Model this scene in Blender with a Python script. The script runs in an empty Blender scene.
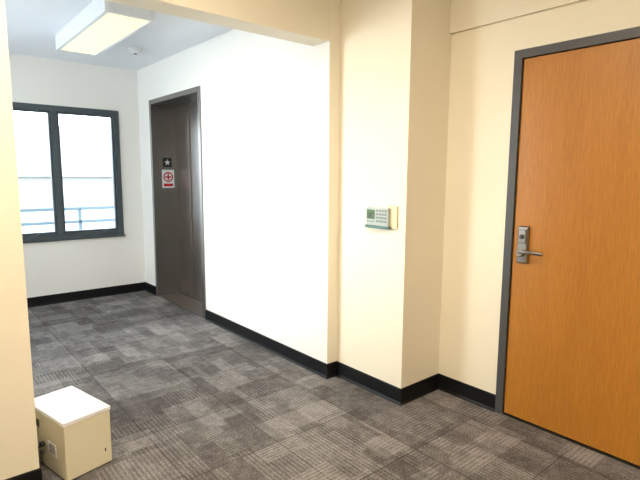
import bpy, bmesh, math, random
from mathutils import Matrix, Vector
random.seed(3)
sc=bpy.context.scene
try:
    sc.view_settings.view_transform='Standard'
    sc.view_settings.look='None'
except Exception as e: print(e)
COL=sc.collection
# ---------------------------------------------------------------- materials
def new(name):
    m=bpy.data.materials.new(name);m.use_nodes=True
    nt=m.node_tree;b=nt.nodes['Principled BSDF'];return m,nt,b
def N(nt,t,**k):
    n=nt.nodes.new(t)
    for a,v in k.items(): setattr(n,a,v)
    return n
def mathn(nt,op,a,b=None,c=None):
    n=N(nt,'ShaderNodeMath',operation=op)
    for i,v in enumerate((a,b,c)):
        if v is None: continue
        if isinstance(v,(int,float)): n.inputs[i].default_value=v
        else: nt.links.new(v,n.inputs[i])
    return n.outputs[0]
def plain(name,col,rough=.5,metal=0,bump=0,bscale=200,var=0,vscale=4,spec=.5):
    m,nt,b=new(name)
    b.inputs['Base Color'].default_value=(*col,1);b.inputs['Roughness'].default_value=rough
    b.inputs['Metallic'].default_value=metal;b.inputs['Specular IOR Level'].default_value=spec
    tc=N(nt,'ShaderNodeTexCoord')
    if bump:
        no=N(nt,'ShaderNodeTexNoise');no.inputs['Scale'].default_value=bscale;no.inputs['Detail'].default_value=3
        nt.links.new(tc.outputs['Object'],no.inputs['Vector'])
        bp=N(nt,'ShaderNodeBump');bp.inputs['Strength'].default_value=bump;bp.inputs['Distance'].default_value=.002
        nt.links.new(no.outputs['Fac'],bp.inputs['Height']);nt.links.new(bp.outputs[0],b.inputs['Normal'])
    if var:
        n2=N(nt,'ShaderNodeTexNoise');n2.inputs['Scale'].default_value=vscale;n2.inputs['Detail'].default_value=4
        nt.links.new(tc.outputs['Object'],n2.inputs['Vector'])
        mx=N(nt,'ShaderNodeMix',data_type='RGBA')
        mx.inputs[6].default_value=(*[c*(1-var) for c in col],1);mx.inputs[7].default_value=(*[min(1,c*(1+var)) for c in col],1)
        nt.links.new(n2.outputs['Fac'],mx.inputs[0]);nt.links.new(mx.outputs[2],b.inputs['Base Color'])
    return m
def emis(name,col,s,base=(.8,.8,.8)):
    m,nt,b=new(name);b.inputs['Base Color'].default_value=(*base,1)
    b.inputs['Emission Color'].default_value=(*col,1);b.inputs['Emission Strength'].default_value=s
    return m
M_near=plain('paint_warm_lit',(.89,.815,.655),.55,bump=.25,bscale=260,var=.015)  # one wall paint throughout; warm lamp tint put into this copy's colour
M_lob=plain('paint_day_lit',(.87,.84,.79),.55,bump=.25,bscale=260,var=.015)  # same wall paint, colour whitened to stand in for the lobby daylight
M_ceil=plain('ceiling_paint',(.84,.86,.90),.8,bump=.3,bscale=180,var=.02)
M_black=plain('black_vinyl',(.006,.006,.007),.45,var=.2,vscale=20,spec=.25)
M_frame=plain('grey_frame_paint',(.07,.07,.075),.45,bump=.1)
M_win=plain('window_frame_grey',(.06,.078,.088),.45,bump=.1)
M_white=plain('white_enamel',(.74,.75,.76),.35,bump=.05)
M_cream_pl=plain('cream_plastic',(.76,.66,.42),.4,bump=.05)
M_lightpl=plain('light_grey_plastic',(.46,.50,.47),.4,bump=.05)
M_nickel=plain('satin_nickel',(.28,.265,.25),.3,metal=1,var=.05,vscale=30)
M_dark=plain('dark_plastic',(.02,.02,.02),.4,bump=.05)
M_teal=plain('keypad_trim',(.10,.20,.18),.4,bump=.05)
M_lcd=plain('lcd_green',(.10,.17,.07),.2,var=.1,vscale=80)
M_btn=plain('button_grey',(.24,.28,.27),.4,bump=.05)
M_red=plain('sign_red',(.62,.02,.03),.4,var=.03)
M_signw=plain('sign_white',(.85,.85,.85),.4,var=.03)
M_boxc=plain('box_cream',(.74,.68,.50),.5,bump=.1,var=.02)
M_boxt=plain('box_lid_white',(.9,.9,.92),.45,bump=.1)
M_deck=plain('roof_deck',(.20,.235,.26),.8,var=.05)
M_bldg=plain('exterior_render',(.29,.275,.25),.8,var=.03)
M_rail=plain('rail_paint_blue',(.08,.12,.15),.5,bump=.05)
M_lens=emis('diffuser_lens',(1,.93,.5),1.15,(.25,.25,.22))
M_lens2=emis('diffuser_lens_warm',(1,.875,.69),56)
# brushed steel
def steel(name,col,rough):
    m,nt,b=new(name);b.inputs['Metallic'].default_value=1
    tc=N(nt,'ShaderNodeTexCoord');mp=N(nt,'ShaderNodeMapping');mp.inputs['Scale'].default_value=(300,300,2)
    no=N(nt,'ShaderNodeTexNoise');no.inputs['Scale'].default_value=1;no.inputs['Detail'].default_value=3
    nt.links.new(tc.outputs['Object'],mp.inputs[0]);nt.links.new(mp.outputs[0],no.inputs['Vector'])
    r=N(nt,'ShaderNodeMapRange');r.inputs[3].default_value=rough-.06;r.inputs[4].default_value=rough+.08
    nt.links.new(no.outputs['Fac'],r.inputs[0]);nt.links.new(r.outputs[0],b.inputs['Roughness'])
    mx=N(nt,'ShaderNodeMix',data_type='RGBA')
    mx.inputs[6].default_value=(*[c*.85 for c in col],1);mx.inputs[7].default_value=(*[c*1.1 for c in col],1)
    nt.links.new(no.outputs['Fac'],mx.inputs[0]);nt.links.new(mx.outputs[2],b.inputs['Base Color'])
    return m
M_steel=steel('brushed_steel',(.42,.40,.385),.29)
M_steel2=steel('brushed_steel_jamb',(.28,.262,.25),.38)
# wood
def wood():
    m,nt,b=new('maple_veneer')
    tc=N(nt,'ShaderNodeTexCoord')
    mp=N(nt,'ShaderNodeMapping');mp.inputs['Scale'].default_value=(170,170,14)
    nt.links.new(tc.outputs['Object'],mp.inputs[0])
    no=N(nt,'ShaderNodeTexNoise');no.inputs['Scale'].default_value=1;no.inputs['Detail'].default_value=5;no.inputs['Distortion'].default_value=.5
    nt.links.new(mp.outputs[0],no.inputs['Vector'])
    mp2=N(nt,'ShaderNodeMapping');mp2.inputs['Scale'].default_value=(6,6,.8)
    nt.links.new(tc.outputs['Object'],mp2.inputs[0])
    n2=N(nt,'ShaderNodeTexNoise');n2.inputs['Scale'].default_value=1;n2.inputs['Detail'].default_value=3;n2.inputs['Distortion'].default_value=1.2
    nt.links.new(mp2.outputs[0],n2.inputs['Vector'])
    f=mathn(nt,'ADD',mathn(nt,'MULTIPLY',no.outputs['Fac'],.65),mathn(nt,'MULTIPLY',n2.outputs['Fac'],.35))
    cr=N(nt,'ShaderNodeValToRGB')
    cr.color_ramp.elements[0].position=.30;cr.color_ramp.elements[0].color=(.41,.152,.016,1)
    cr.color_ramp.elements[1].position=.70;cr.color_ramp.elements[1].color=(.545,.228,.030,1)
    nt.links.new(f,cr.inputs[0]);nt.links.new(cr.outputs[0],b.inputs['Base Color'])
    b.inputs['Roughness'].default_value=.42
    return m
M_wood=wood()
def glass():
    m,nt,b=new('window_glass');nt.nodes.remove(b)
    o=nt.nodes['Material Output'];t=N(nt,'ShaderNodeBsdfTransparent');g=N(nt,'ShaderNodeBsdfGlossy');g.inputs['Roughness'].default_value=.02
    fr=N(nt,'ShaderNodeFresnel');fr.inputs[0].default_value=1.3
    mx=N(nt,'ShaderNodeMixShader');t.inputs[0].default_value=(.95,.98,.98,1)
    nt.links.new(fr.outputs[0],mx.inputs[0]);nt.links.new(t.outputs[0],mx.inputs[1]);nt.links.new(g.outputs[0],mx.inputs[2]);nt.links.new(mx.outputs[0],o.inputs[0])
    return m
M_glass=glass()
def carpet():
    m,nt,b=new('carpet_tiles')
    L=nt.links
    tc=N(nt,'ShaderNodeTexCoord');sx=N(nt,'ShaderNodeSeparateXYZ');L.new(tc.outputs['Object'],sx.inputs[0])
    X,Y=sx.outputs[0],sx.outputs[1]
    def cell(px,py,ox,oy,seed,shift=0):
        iy=mathn(nt,'FLOOR',mathn(nt,'DIVIDE',mathn(nt,'ADD',Y,oy),py))
        xs=mathn(nt,'ADD',mathn(nt,'ADD',X,ox),mathn(nt,'MULTIPLY',iy,shift)) if shift else mathn(nt,'ADD',X,ox)
        ix=mathn(nt,'FLOOR',mathn(nt,'DIVIDE',xs,px))
        c=N(nt,'ShaderNodeCombineXYZ');L.new(ix,c.inputs[0]);L.new(iy,c.inputs[1]);c.inputs[2].default_value=seed
        w=N(nt,'ShaderNodeTexWhiteNoise',noise_dimensions='3D');L.new(c.outputs[0],w.inputs[0])
        return w.outputs['Value']
    T=.5
    big=cell(T,T,.12,.03,1.3)
    med=cell(.25,.17,.05,.02,5.1,.11)
    med2=cell(.11,.34,.02,.07,9.7,.05)
    small=cell(.0625,.125,.0,.0,3.3)
    v=mathn(nt,'ADD',mathn(nt,'MULTIPLY',big,.24),mathn(nt,'MULTIPLY',med,.28))
    v=mathn(nt,'ADD',v,mathn(nt,'MULTIPLY',med2,.26))
    v=mathn(nt,'ADD',v,mathn(nt,'MULTIPLY',small,.14))
    v=mathn(nt,'ADD',v,.05)
    # stripes (direction per cell)
    d=mathn(nt,'GREATER_THAN',med,.5)
    s1=mathn(nt,'SINE',mathn(nt,'MULTIPLY',X,2*math.pi/.022))
    s2=mathn(nt,'SINE',mathn(nt,'MULTIPLY',Y,2*math.pi/.022))
    st=N(nt,'ShaderNodeMix',data_type='FLOAT');L.new(d,st.inputs[0]);L.new(s1,st.inputs[2]);L.new(s2,st.inputs[3])
    amp=mathn(nt,'MULTIPLY',mathn(nt,'GREATER_THAN',med2,.35),.12)
    v=mathn(nt,'ADD',v,mathn(nt,'MULTIPLY',st.outputs[0],amp))
    no=N(nt,'ShaderNodeTexNoise');no.inputs['Scale'].default_value=130;no.inputs['Detail'].default_value=4;L.new(tc.outputs['Object'],no.inputs['Vector'])
    v=mathn(nt,'ADD',v,mathn(nt,'MULTIPLY',mathn(nt,'SUBTRACT',no.outputs['Fac'],.5),1.4))
    nb=N(nt,'ShaderNodeTexNoise');nb.inputs['Scale'].default_value=22;nb.inputs['Detail'].default_value=4;L.new(tc.outputs['Object'],nb.inputs['Vector'])
    v=mathn(nt,'ADD',v,mathn(nt,'MULTIPLY',mathn(nt,'SUBTRACT',nb.outputs['Fac'],.5),.6))
    # seams of the tiles
    def seam(A,o):
        f=mathn(nt,'FRACT',mathn(nt,'DIVIDE',mathn(nt,'ADD',A,o),T))
        f=mathn(nt,'ABSOLUTE',mathn(nt,'SUBTRACT',f,.5))
        return mathn(nt,'GREATER_THAN',f,.4935)
    sm=mathn(nt,'MAXIMUM',seam(X,.12),seam(Y,.03))
    v=mathn(nt,'SUBTRACT',v,mathn(nt,'MULTIPLY',sm,.28))
    cr=N(nt,'ShaderNodeValToRGB');e=cr.color_ramp.elements
    e[0].position=.1;e[0].color=(.068,.060,.057,1);e[1].position=.95;e[1].color=(.33,.308,.297,1)
    k=e.new(.5);k.color=(.158,.145,.139,1)
    L.new(v,cr.inputs[0]);L.new(cr.outputs[0],b.inputs['Base Color'])
    b.inputs['Roughness'].default_value=.95;b.inputs['Specular IOR Level'].default_value=.1
    bp=N(nt,'ShaderNodeBump');bp.inputs['Strength'].default_value=.6;bp.inputs['Distance'].default_value=.004
    L.new(v,bp.inputs['Height']);L.new(bp.outputs[0],b.inputs['Normal'])
    return m
M_carpet=carpet()
# ---------------------------------------------------------------- mesh helpers
def add_box(bm,lo,hi,mi=0,bev=0,mat=None):
    t=bmesh.new()
    bmesh.ops.create_cube(t,size=1)
    for v in t.verts:
        v.co=Vector([(lo[i]+hi[i])/2+v.co[i]*(hi[i]-lo[i]) for i in range(3)])
    if bev: bmesh.ops.bevel(t,geom=list(t.edges),offset=bev,segments=2,affect='EDGES',profile=.6)
    if mat is not None: bmesh.ops.transform(t,matrix=mat,verts=t.verts)
    merge(bm,t,mi)
def merge(bm,t,mi):
    for f in t.faces: f.material_index=mi
    me=bpy.data.meshes.new('tmp');t.to_mesh(me);t.free();bm.from_mesh(me);bpy.data.meshes.remove(me)
def add_cyl(bm,c,r,h,axis='Z',mi=0,seg=24,r2=None,bev=0,mat=None):
    t=bmesh.new();bmesh.ops.create_cone(t,cap_ends=True,segments=seg,radius1=r,radius2=r if r2 is None else r2,depth=h)
    if bev:
        ed=[e for e in t.edges if abs(e.verts[0].co.z-e.verts[1].co.z)<1e-6]
        bmesh.ops.bevel(t,geom=ed,offset=bev,segments=2,affect='EDGES')
    R={'Z':Matrix.Identity(4),'X':Matrix.Rotation(math.pi/2,4,'Y'),'Y':Matrix.Rotation(math.pi/2,4,'X')}[axis]
    bmesh.ops.transform(t,matrix=Matrix.Translation(c)@R,verts=t.verts)
    if mat is not None: bmesh.ops.transform(t,matrix=mat,verts=t.verts)
    merge(bm,t,mi)
def finish(bm,name,mats,parent=None,smooth=False):
    me=bpy.data.meshes.new(name);bmesh.ops.recalc_face_normals(bm,faces=bm.faces)
    bm.to_mesh(me);bm.free()
    for m in mats: me.materials.append(m)
    o=bpy.data.objects.new(name,me);COL.objects.link(o)
    if smooth:
        for p in me.polygons: p.use_smooth=True
        md=o.modifiers.new('wn','WEIGHTED_NORMAL')
    if parent: o.parent=parent
    return o
def boxes(name,lst,mats,parent=None,bev=0):
    bm=bmesh.new()
    for b in lst:
        add_box(bm,b[0],b[1],b[2] if len(b)>2 else 0,b[3] if len(b)>3 else bev)
    return finish(bm,name,mats,parent)
def empty(name,loc=(0,0,0)):
    e=bpy.data.objects.new(name,None);e.empty_display_size=.1;COL.objects.link(e);return e
def tube(name,pts,r,mat,parent=None):
    cu=bpy.data.curves.new(name,'CURVE');cu.dimensions='3D';cu.bevel_depth=r;cu.bevel_resolution=4
    s=cu.splines.new('BEZIER');s.bezier_points.add(len(pts)-1)
    for p,q in zip(s.bezier_points,pts):
        p.co=q;p.handle_left_type=p.handle_right_type='AUTO'
    cu.materials.append(mat);cu.use_fill_caps=True
    o=bpy.data.objects.new(name,cu);COL.objects.link(o)
    if parent:o.parent=parent
    return o
# ---------------------------------------------------------------- dimensions
A=2.111;B=5.739;ZC=2.53;C=2.428;ZB=2.21;A2=2.200;D=1.847;A3=2.570
G1=1.432;DZ=2.043;L=.353;C2=2.319;E0=4.224;E1=5.371;EZ=2.140;CT=2.60;H=2.75
LX=-1.0;NX=-1.6;NY=-2.2
# ---------------------------------------------------------------- shell
boxes('floor',[((NX-.1,NY-.1,-.1),(2.75,CT,0)),((LX-.1,CT,-.1),(2.75,B+.15,0))],[M_carpet])
boxes('ceiling',[((LX-.1,CT-.02,ZC),(2.75,B+.15,ZC+.12)),((NX-.1,NY-.1,H),(2.75,CT+.0,H+.12))],[M_ceil])
# elevator wall incl. recess
boxes('wall_elevator',[((A,C,0),(2.75,E0,H)),((A,E1,0),(2.75,B+.15,ZC+.01)),((A,E0,EZ),(2.75,E1,ZC+.01)),((2.46,E0,0),(2.75,E1,EZ))],[M_lob])
boxes('wall_pilaster',[((A2,D,0),(2.75,C,H)),((A,C-.0015,0),(2.75,C,H))],[M_near])
DI=G1-.045; DO=DI-.915; DT=DZ-.045
boxes('wall_door',[((A3,DI,0),(2.75,D,H)),((A3,DO,DT),(2.75,DI,H)),((A3,NY-.1,0),(2.75,DO,H)),((2.70,DO,0),(2.75,DI,DT))],[M_near])
boxes('trim_bulkhead',[((A3-.022,NY,2.215),(A3,D,H))],[M_near],bev=.002)
W0,W1,WZ0,WZ1=.58,1.883,.689,2.07
boxes('wall_far',[((LX-.1,B,0),(W0,B+.15,ZC)),((W1,B,0),(A,B+.15,ZC)),((W0,B,0),(W1,B+.15,WZ0)),((W0,B,WZ1),(W1,B+.15,ZC))],[M_lob])
V0,V1,VZ0,VZ1=3.1,5.3,.75,2.25
boxes('wall_lobby_left',[((LX-.1,CT,0),(LX,V0,ZC)),((LX-.1,V1,0),(LX,B,ZC)),((LX-.1,V0,0),(LX,V1,VZ0)),((LX-.1,V0,VZ1),(LX,V1,ZC))],[M_lob])
boxes('wall_left',[((NX-.1,C2,0),(L,CT,H))],[M_near])
boxes('trim_beam',[((L,C,ZB),(A,CT,H))],[M_near],bev=.004)
boxes('wall_near_left',[((NX-.1,NY,0),(NX,C2,H))],[M_near])
boxes('wall_back',[((NX-.1,NY-.1,0),(A3,NY,H))],[M_near])
# ---------------------------------------------------------------- baseboards
def baseboard(name,path):
    prof=[(0,0),(.017,0),(.013,.005),(.008,.016),(.006,.094),(.003,.1),(0,.1)]
    n=len(path);bm=bmesh.new();rings=[]
    for i,p in enumerate(path):
        p=Vector(p)
        def nrm(a,b):
            d=(Vector(b)-Vector(a)).normalized();return Vector((d.y,-d.x))
        if i==0: o=nrm(path[0],path[1])
        elif i==n-1: o=nrm(path[-2],path[-1])
        else: o=nrm(path[i-1],path[i])+nrm(path[i],path[i+1])
        rings.append([bm.verts.new((p.x+o.x*t,p.y+o.y*t,z)) for t,z in prof])
    for a,b in zip(rings,rings[1:]):
        for j in range(len(prof)-1): bm.faces.new((a[j],a[j+1],b[j+1],b[j]))
    bm.faces.new(rings[0]);bm.faces.new(rings[-1])
    return finish(bm,name,[M_black])
baseboard('baseboard_far',[(LX,B),(A,B),(A,E1+.03)])
baseboard('baseboard_right',[(A,E0-.03),(A,C-.0015),(A2,C-.0015),(A2,D),(A3,D),(A3,G1)])
baseboard('baseboard_left',[(A3,DO-.05),(A3,NY),(NX,NY),(NX,C2),(L,C2),(L,CT),(LX,CT),(LX,B)])
# ---------------------------------------------------------------- windows
def window(name,x0,x1,z0,z1,mull,swap=None):
    """window in plane Y=B facing -Y"""
    e=empty(name);t=.055
    y0,y1=B-.012,B+.08
    boxes('frame',[((x0,y0,z0),(x0+t,y1,z1)),((x1-t,y0,z0),(x1,y1,z1)),((x0+t,y0,z0),(x1-t,y1,z0+t)),((x0+t,y0,z1-t),(x1-t,y1,z1)),
        ((mull-.028,y0+.002,z0+t),(mull+.028,y1,z1-t))],[M_win],e,.003)
    s=.022;ls=[]
    for a,b in ((x0+t,mull-.028),(mull+.028,x1-t)):
        za,zb=z0+t,z1-t;ya,yb=B+.012,B+.06
        ls+=[((a,ya,za),(a+s,yb,zb)),((b-s,ya,za),(b,yb,zb)),((a+s,ya,za),(b-s,yb,za+s)),((a+s,ya,zb-s),(b-s,yb,zb))]
    boxes('sashes',ls,[M_win],e,.002)
    boxes('glass',[((x0+t,B+.034,z0+t),(x1-t,B+.038,z1-t))],[M_glass],e)
    boxes('sill',[((x0-.01,B-.03,z0-.018),(x1+.01,B+.02,z0))],[M_win],e,.003)
    # crank handles
    for cx in (mull-.30,mull+.38):
        bm=bmesh.new()
        add_box(bm,(cx-.035,y0-.014,z0+.006),(cx+.035,y0,z0+.03),0,.003)
        R=Matrix.Translation((cx,y0-.018,z0+.022))@Matrix.Rotation(-.45,4,'Y')
        add_box(bm,(0,-.006,-.006),(.09,.006,.006),0,.003,R)
        add_cyl(bm,(cx+.082,y0-.025,z0+.062),.009,.022,'Y',0,16)
        finish(bm,'crank_handle',[M_win],e)
    return e
window('window_1',W0,W1,WZ0,WZ1,1.232)
# left lobby window (same construction, in plane X=LX)
e=empty('window_2');t=.055
boxes('frame',[((LX-.08,V0,VZ0),(LX+.012,V0+t,VZ1)),((LX-.08,V1-t,VZ0),(LX+.012,V1,VZ1)),((LX-.08,V0+t,VZ0),(LX+.012,V1-t,VZ0+t)),((LX-.08,V0+t,VZ1-t),(LX+.012,V1-t,VZ1)),
   ((LX-.08,4.172,VZ0+t),(LX+.01,4.228,VZ1-t))],[M_win],e,.003)
boxes('glass',[((LX-.04,V0+t,VZ0+t),(LX-.036,V1-t,VZ1-t))],[M_glass],e)
# ---------------------------------------------------------------- elevator
e=empty('elevator_entrance');RX=2.385
boxes('surround',[((A-.012,E1-.02,0),(RX,E1+.028,EZ+.028)),((A-.012,E0-.028,0),(RX,E0+.02,EZ+.028)),((A-.012,E0+.02,EZ-.02),(RX,E1-.02,EZ+.028))],[M_steel2],e,.003)
boxes('door_panels',[((RX-.005,5.03,.008),(RX+.03,E1-.022,EZ-.022)),((RX+.012,E0+.022,.008),(RX+.05,5.05,EZ-.022))],[M_steel],e,.002)
boxes('sill_plate',[((A-.002,E0+.02,.0),(RX+.05,E1-.02,.008),0),((RX-.015,E0+.03,.008),(RX-.01,E1-.03,.010),1),((RX-.03,E0+.03,.008),(RX-.025,E1-.03,.010),1)],[M_steel,M_dark],e)
# signs on the jamb (flat plates, face -Y)
e=empty('elevator_sign');ys=E1-.02
boxes('upper_plate',[((2.215,ys-.004,1.455),(2.315,ys,1.555))],[M_dark],e,.001)
bm=bmesh.new()
star=[];cx,cz=2.265,1.505
for i in range(10):
    a=math.pi/2+i*math.pi/5;r=.038 if i%2==0 else .016
    star.append(bm.verts.new((cx+r*math.cos(a),ys-.0046,cz+r*math.sin(a))))
bm.faces.new(star);finish(bm,'star_mark',[M_signw],e)
boxes('lower_plate',[((2.20,ys-.004,1.225),(2.34,ys,1.425))],[M_signw],e,.001)
bm=bmesh.new()
def ring(bm,cx,cz,r0,r1,n=32):
    a=[bm.verts.new((cx+r0*math.cos(i*2*math.pi/n),ys-.0046,cz+r0*math.sin(i*2*math.pi/n))) for i in range(n)]
    b=[bm.verts.new((cx+r1*math.cos(i*2*math.pi/n),ys-.0046,cz+r1*math.sin(i*2*math.pi/n))) for i in range(n)]
    for i in range(n): bm.faces.new((a[i],a[(i+1)%n],b[(i+1)%n],b[i]))
ring(bm,2.27,1.345,.042,.056)
add_box(bm,(2.235,ys-.0046,1.337),(2.305,ys-.004,1.353),0)
add_box(bm,(2.262,ys-.0046,1.31),(2.278,ys-.004,1.385),0)
add_box(bm,(2.215,ys-.0046,1.24),(2.325,ys-.004,1.272),0)
finish(bm,'red_symbol',[M_red],e)
# ---------------------------------------------------------------- wood door
e=empty('door_1')
fx0=A3-.012
boxes('door_frame',[((fx0,DI,0),(2.66,G1,DZ)),((fx0,DO-.045,0),(2.66,DO,DZ)),((fx0,DO,DT),(2.66,DI,DZ)),
   ((2.645,DI-.012,0),(2.67,DI,DT)),((2.645,DO,0),(2.67,DO+.012,DT)),((2.645,DO,DT-.012),(2.67,DI,DT))],[M_frame],e,.002)
dx=A3+.004
boxes('door_leaf',[((dx,DO+.003,.012),(dx+.044,DI-.003,DT-.003))],[M_wood],e,.0015)
boxes('threshold',[((A3-.005,DO,.0),(2.66,DI,.006))],[M_dark],e)
# hinges on the far side (Y=DO)
boxes('hinges',[((dx-.008,DO-.006,z),(dx+.004,DO+.006,z+.1)) for z in (.2,.95,1.72)],[M_nickel],e,.003)
# lock set
bm=bmesh.new();py=1.322
add_box(bm,(dx-.022,py-.03,.905),(dx,py+.03,1.11),0,.009)
add_box(bm,(dx-.030,py-.022,1.015),(dx-.02,py+.022,1.09),0,.004)
add_cyl(bm,(dx-.031,py,1.052),.013,.008,'X',1,24,bev=.002)
add_cyl(bm,(dx-.035,py,.965),.022,.03,'X',0,28,bev=.003)
finish(bm,'lock_body',[M_nickel,M_dark],e,True)
tube('lever_handle',[(dx-.035,py,.972),(dx-.056,py-.004,.972),(dx-.062,py-.03,.974),(dx-.060,py-.08,.976),(dx-.056,py-.13,.972)],.0095,M_nickel,e)
# ---------------------------------------------------------------- thermostat / alarm keypad
e=empty('alarm_keypad')
boxes('back_plate',[((A2-.012,1.905,1.065),(A2,1.985,1.20))],[M_cream_pl],e,.003)
bm=bmesh.new()
add_box(bm,(A2-.034,1.955,1.075),(A2,2.135,1.185),0,.006)
add_box(bm,(A2-.042,1.95,1.06),(A2,2.138,1.078),1,.004)
add_box(bm,(A2-.036,2.062,1.115),(A2-.03,2.128,1.172),2,.001)
for r in range(4):
    for c in range(4):
        y=1.966+c*.023;z=1.098+r*.021
        add_box(bm,(A2-.038,y,z),(A2-.032,y+.016,z+.013),3,.0015)
add_box(bm,(A2-.0365,2.09,1.125),(A2-.0358,2.108,1.14),4)
add_box(bm,(A2-.0365,2.07,1.145),(A2-.0358,2.12,1.150),4)
for c in range(3): add_box(bm,(A2-.037,2.068+c*.022,1.095),(A2-.032,2.08+c*.022,1.105),3,.001)
finish(bm,'keypad_body',[M_lightpl,M_teal,M_lcd,M_btn,M_dark],e)
# ---------------------------------------------------------------- ceiling fixtures
def fixture(name,x0,x1,y0,y1,z,lens,h=.12,rim=.03):
    e=empty(name)
    boxes('housing',[((x0,y0,z-h),(x0+rim,y1,z)),((x1-rim,y0,z-h),(x1,y1,z)),((x0+rim,y0,z-h),(x1-rim,y0+.03,z)),((x0+rim,y1-.03,z-h),(x1-rim,y1,z)),
      ((x0+rim,y0+.03,z-.02),(x1-rim,y1-.03,z))],[M_white],e,.004)
    boxes('lens',[((x0+rim,y0+.03,z-h+.004),(x1-rim,y1-.03,z-h+.010))],[lens],e)
    return e
fixture('ceiling_light',1.07,1.40,3.42,4.75,ZC,M_lens)
fixture('ceiling_light.001',-.2,1.0,-.3,.0,H,M_lens2,.095,.022)
fixture('ceiling_light.002',-.2,1.0,1.2,1.5,H,M_lens2,.095,.022)
# smoke detector
bm=bmesh.new()
add_cyl(bm,(1.74,4.75,ZC-.008),.062,.016,'Z',0,32,bev=.003)
add_cyl(bm,(1.74,4.75,ZC-.030),.040,.03,'Z',0,32,r2=.054,bev=.004)
add_cyl(bm,(1.74,4.75,ZC-.047),.014,.006,'Z',1,16)
finish(bm,'smoke_detector',[M_white,M_dark])
# ---------------------------------------------------------------- white box
e=empty('equipment_box')
BW,BL,BH=.222,.37,.285
bx,by,rot=.450,2.285,math.radians(13)
T=Matrix.Translation((bx,by,0))@Matrix.Rotation(rot,4,'Z')
bm=bmesh.new()
add_box(bm,(.003,.003,.006),(BW-.003,BL-.003,BH-.02),0,.004,T)
add_box(bm,(0,0,BH-.02),(BW,BL,BH),1,.004,T)
for x in (.02,BW-.02):
    for y in (.02,BL-.02): add_cyl(bm,(x,y,.004),.012,.008,'Z',2,16,mat=T)
# ports / vents on the left side
for k in range(4): add_box(bm,(-.0005,.25+k*.016,.19),(.005,.256+k*.016,.225),2,0,T)
add_cyl(bm,(-.004,.21,.12),.012,.02,'X',2,20,mat=T)
add_cyl(bm,(-.004,.21,.08),.009,.02,'X',3,20,mat=T)
# rating label with printed lines
add_box(bm,(.0015,.09,.09),(.004,.17,.15),1,0,T)
for k in range(4): add_box(bm,(.001,.098,.10+k*.012),(.002,.160-.01*(k%2),.104+k*.012),2,0,T)
add_box(bm,(.185,-.0005,.07),(.189,.004,.085),2,0,T)
finish(bm,'case',[M_boxc,M_boxt,M_dark,M_nickel],e)
def TP(*p): return tuple(T@Vector(p))
tube('power_cable',[TP(-.006,.21,.12),TP(-.03,.212,.10),TP(-.035,.23,.03),TP(-.03,.28,.006),TP(-.04,.34,.006)],.003,M_dark,e)
# ---------------------------------------------------------------- outside
boxes('ground_exterior',[((-12,B+.4,.0-.1),(16,40,.1))],[M_deck])
boxes('neighbour_building',[((-10,20,.1),(14,22,1.25)),((-10,19.8,1.25),(14,22,1.33)),((3,22,.1),(14,24,3.2))],[M_bldg],bev=.02)
ls=[((-3,7.3,z),(5,7.34,z+.04)) for z in (.30,.50,.70,.88)]+[((x*1.2-3,7.30,.1),(x*1.2-2.96,7.34,.9)) for x in range(7)]
boxes('balcony_railing',ls,[M_rail],bev=.004)
# ---------------------------------------------------------------- light
w=bpy.data.worlds.new('World');sc.world=w;w.use_nodes=True
nt=w.node_tree;bg=nt.nodes['Background']
sky=nt.nodes.new('ShaderNodeTexSky');sky.sky_type='HOSEK_WILKIE';sky.turbidity=6;sky.sun_direction=(-.5,-.3,.8)
mx=nt.nodes.new('ShaderNodeMix');mx.data_type='RGBA';mx.inputs[0].default_value=.75
mx.inputs[7].default_value=(.86,.93,1,1);nt.links.new(sky.outputs[0],mx.inputs[6]);nt.links.new(mx.outputs[2],bg.inputs[0])
bg.inputs[1].default_value=12
sl=bpy.data.lights.new('sun','SUN');sl.energy=6;sl.angle=math.radians(35);sl.color=(1,.97,.92)
so=bpy.data.objects.new('sun',sl);COL.objects.link(so)
so.rotation_euler=Vector((3.1,-.9,-.25)).to_track_quat('-Z','Y').to_euler()
# ---------------------------------------------------------------- camera
yaw,pit,rol=.6993,-.1320,.0058
F=Vector((math.sin(yaw)*math.cos(pit),math.cos(yaw)*math.cos(pit),math.sin(pit)))
R=Vector((math.cos(yaw),-math.sin(yaw),0));U=R.cross(F)
R2=R*math.cos(rol)+U*math.sin(rol);U2=-R*math.sin(rol)+U*math.cos(rol)
cd=bpy.data.cameras.new('camera');co=bpy.data.objects.new('camera',cd);COL.objects.link(co)
m=Matrix((( R2.x,U2.x,-F.x,0),(R2.y,U2.y,-F.y,0),(R2.z,U2.z,-F.z,1.38),(0,0,0,1)))
co.matrix_world=m;cd.sensor_width=36;cd.lens=491.64*36/640;cd.clip_start=.02
sc.camera=co
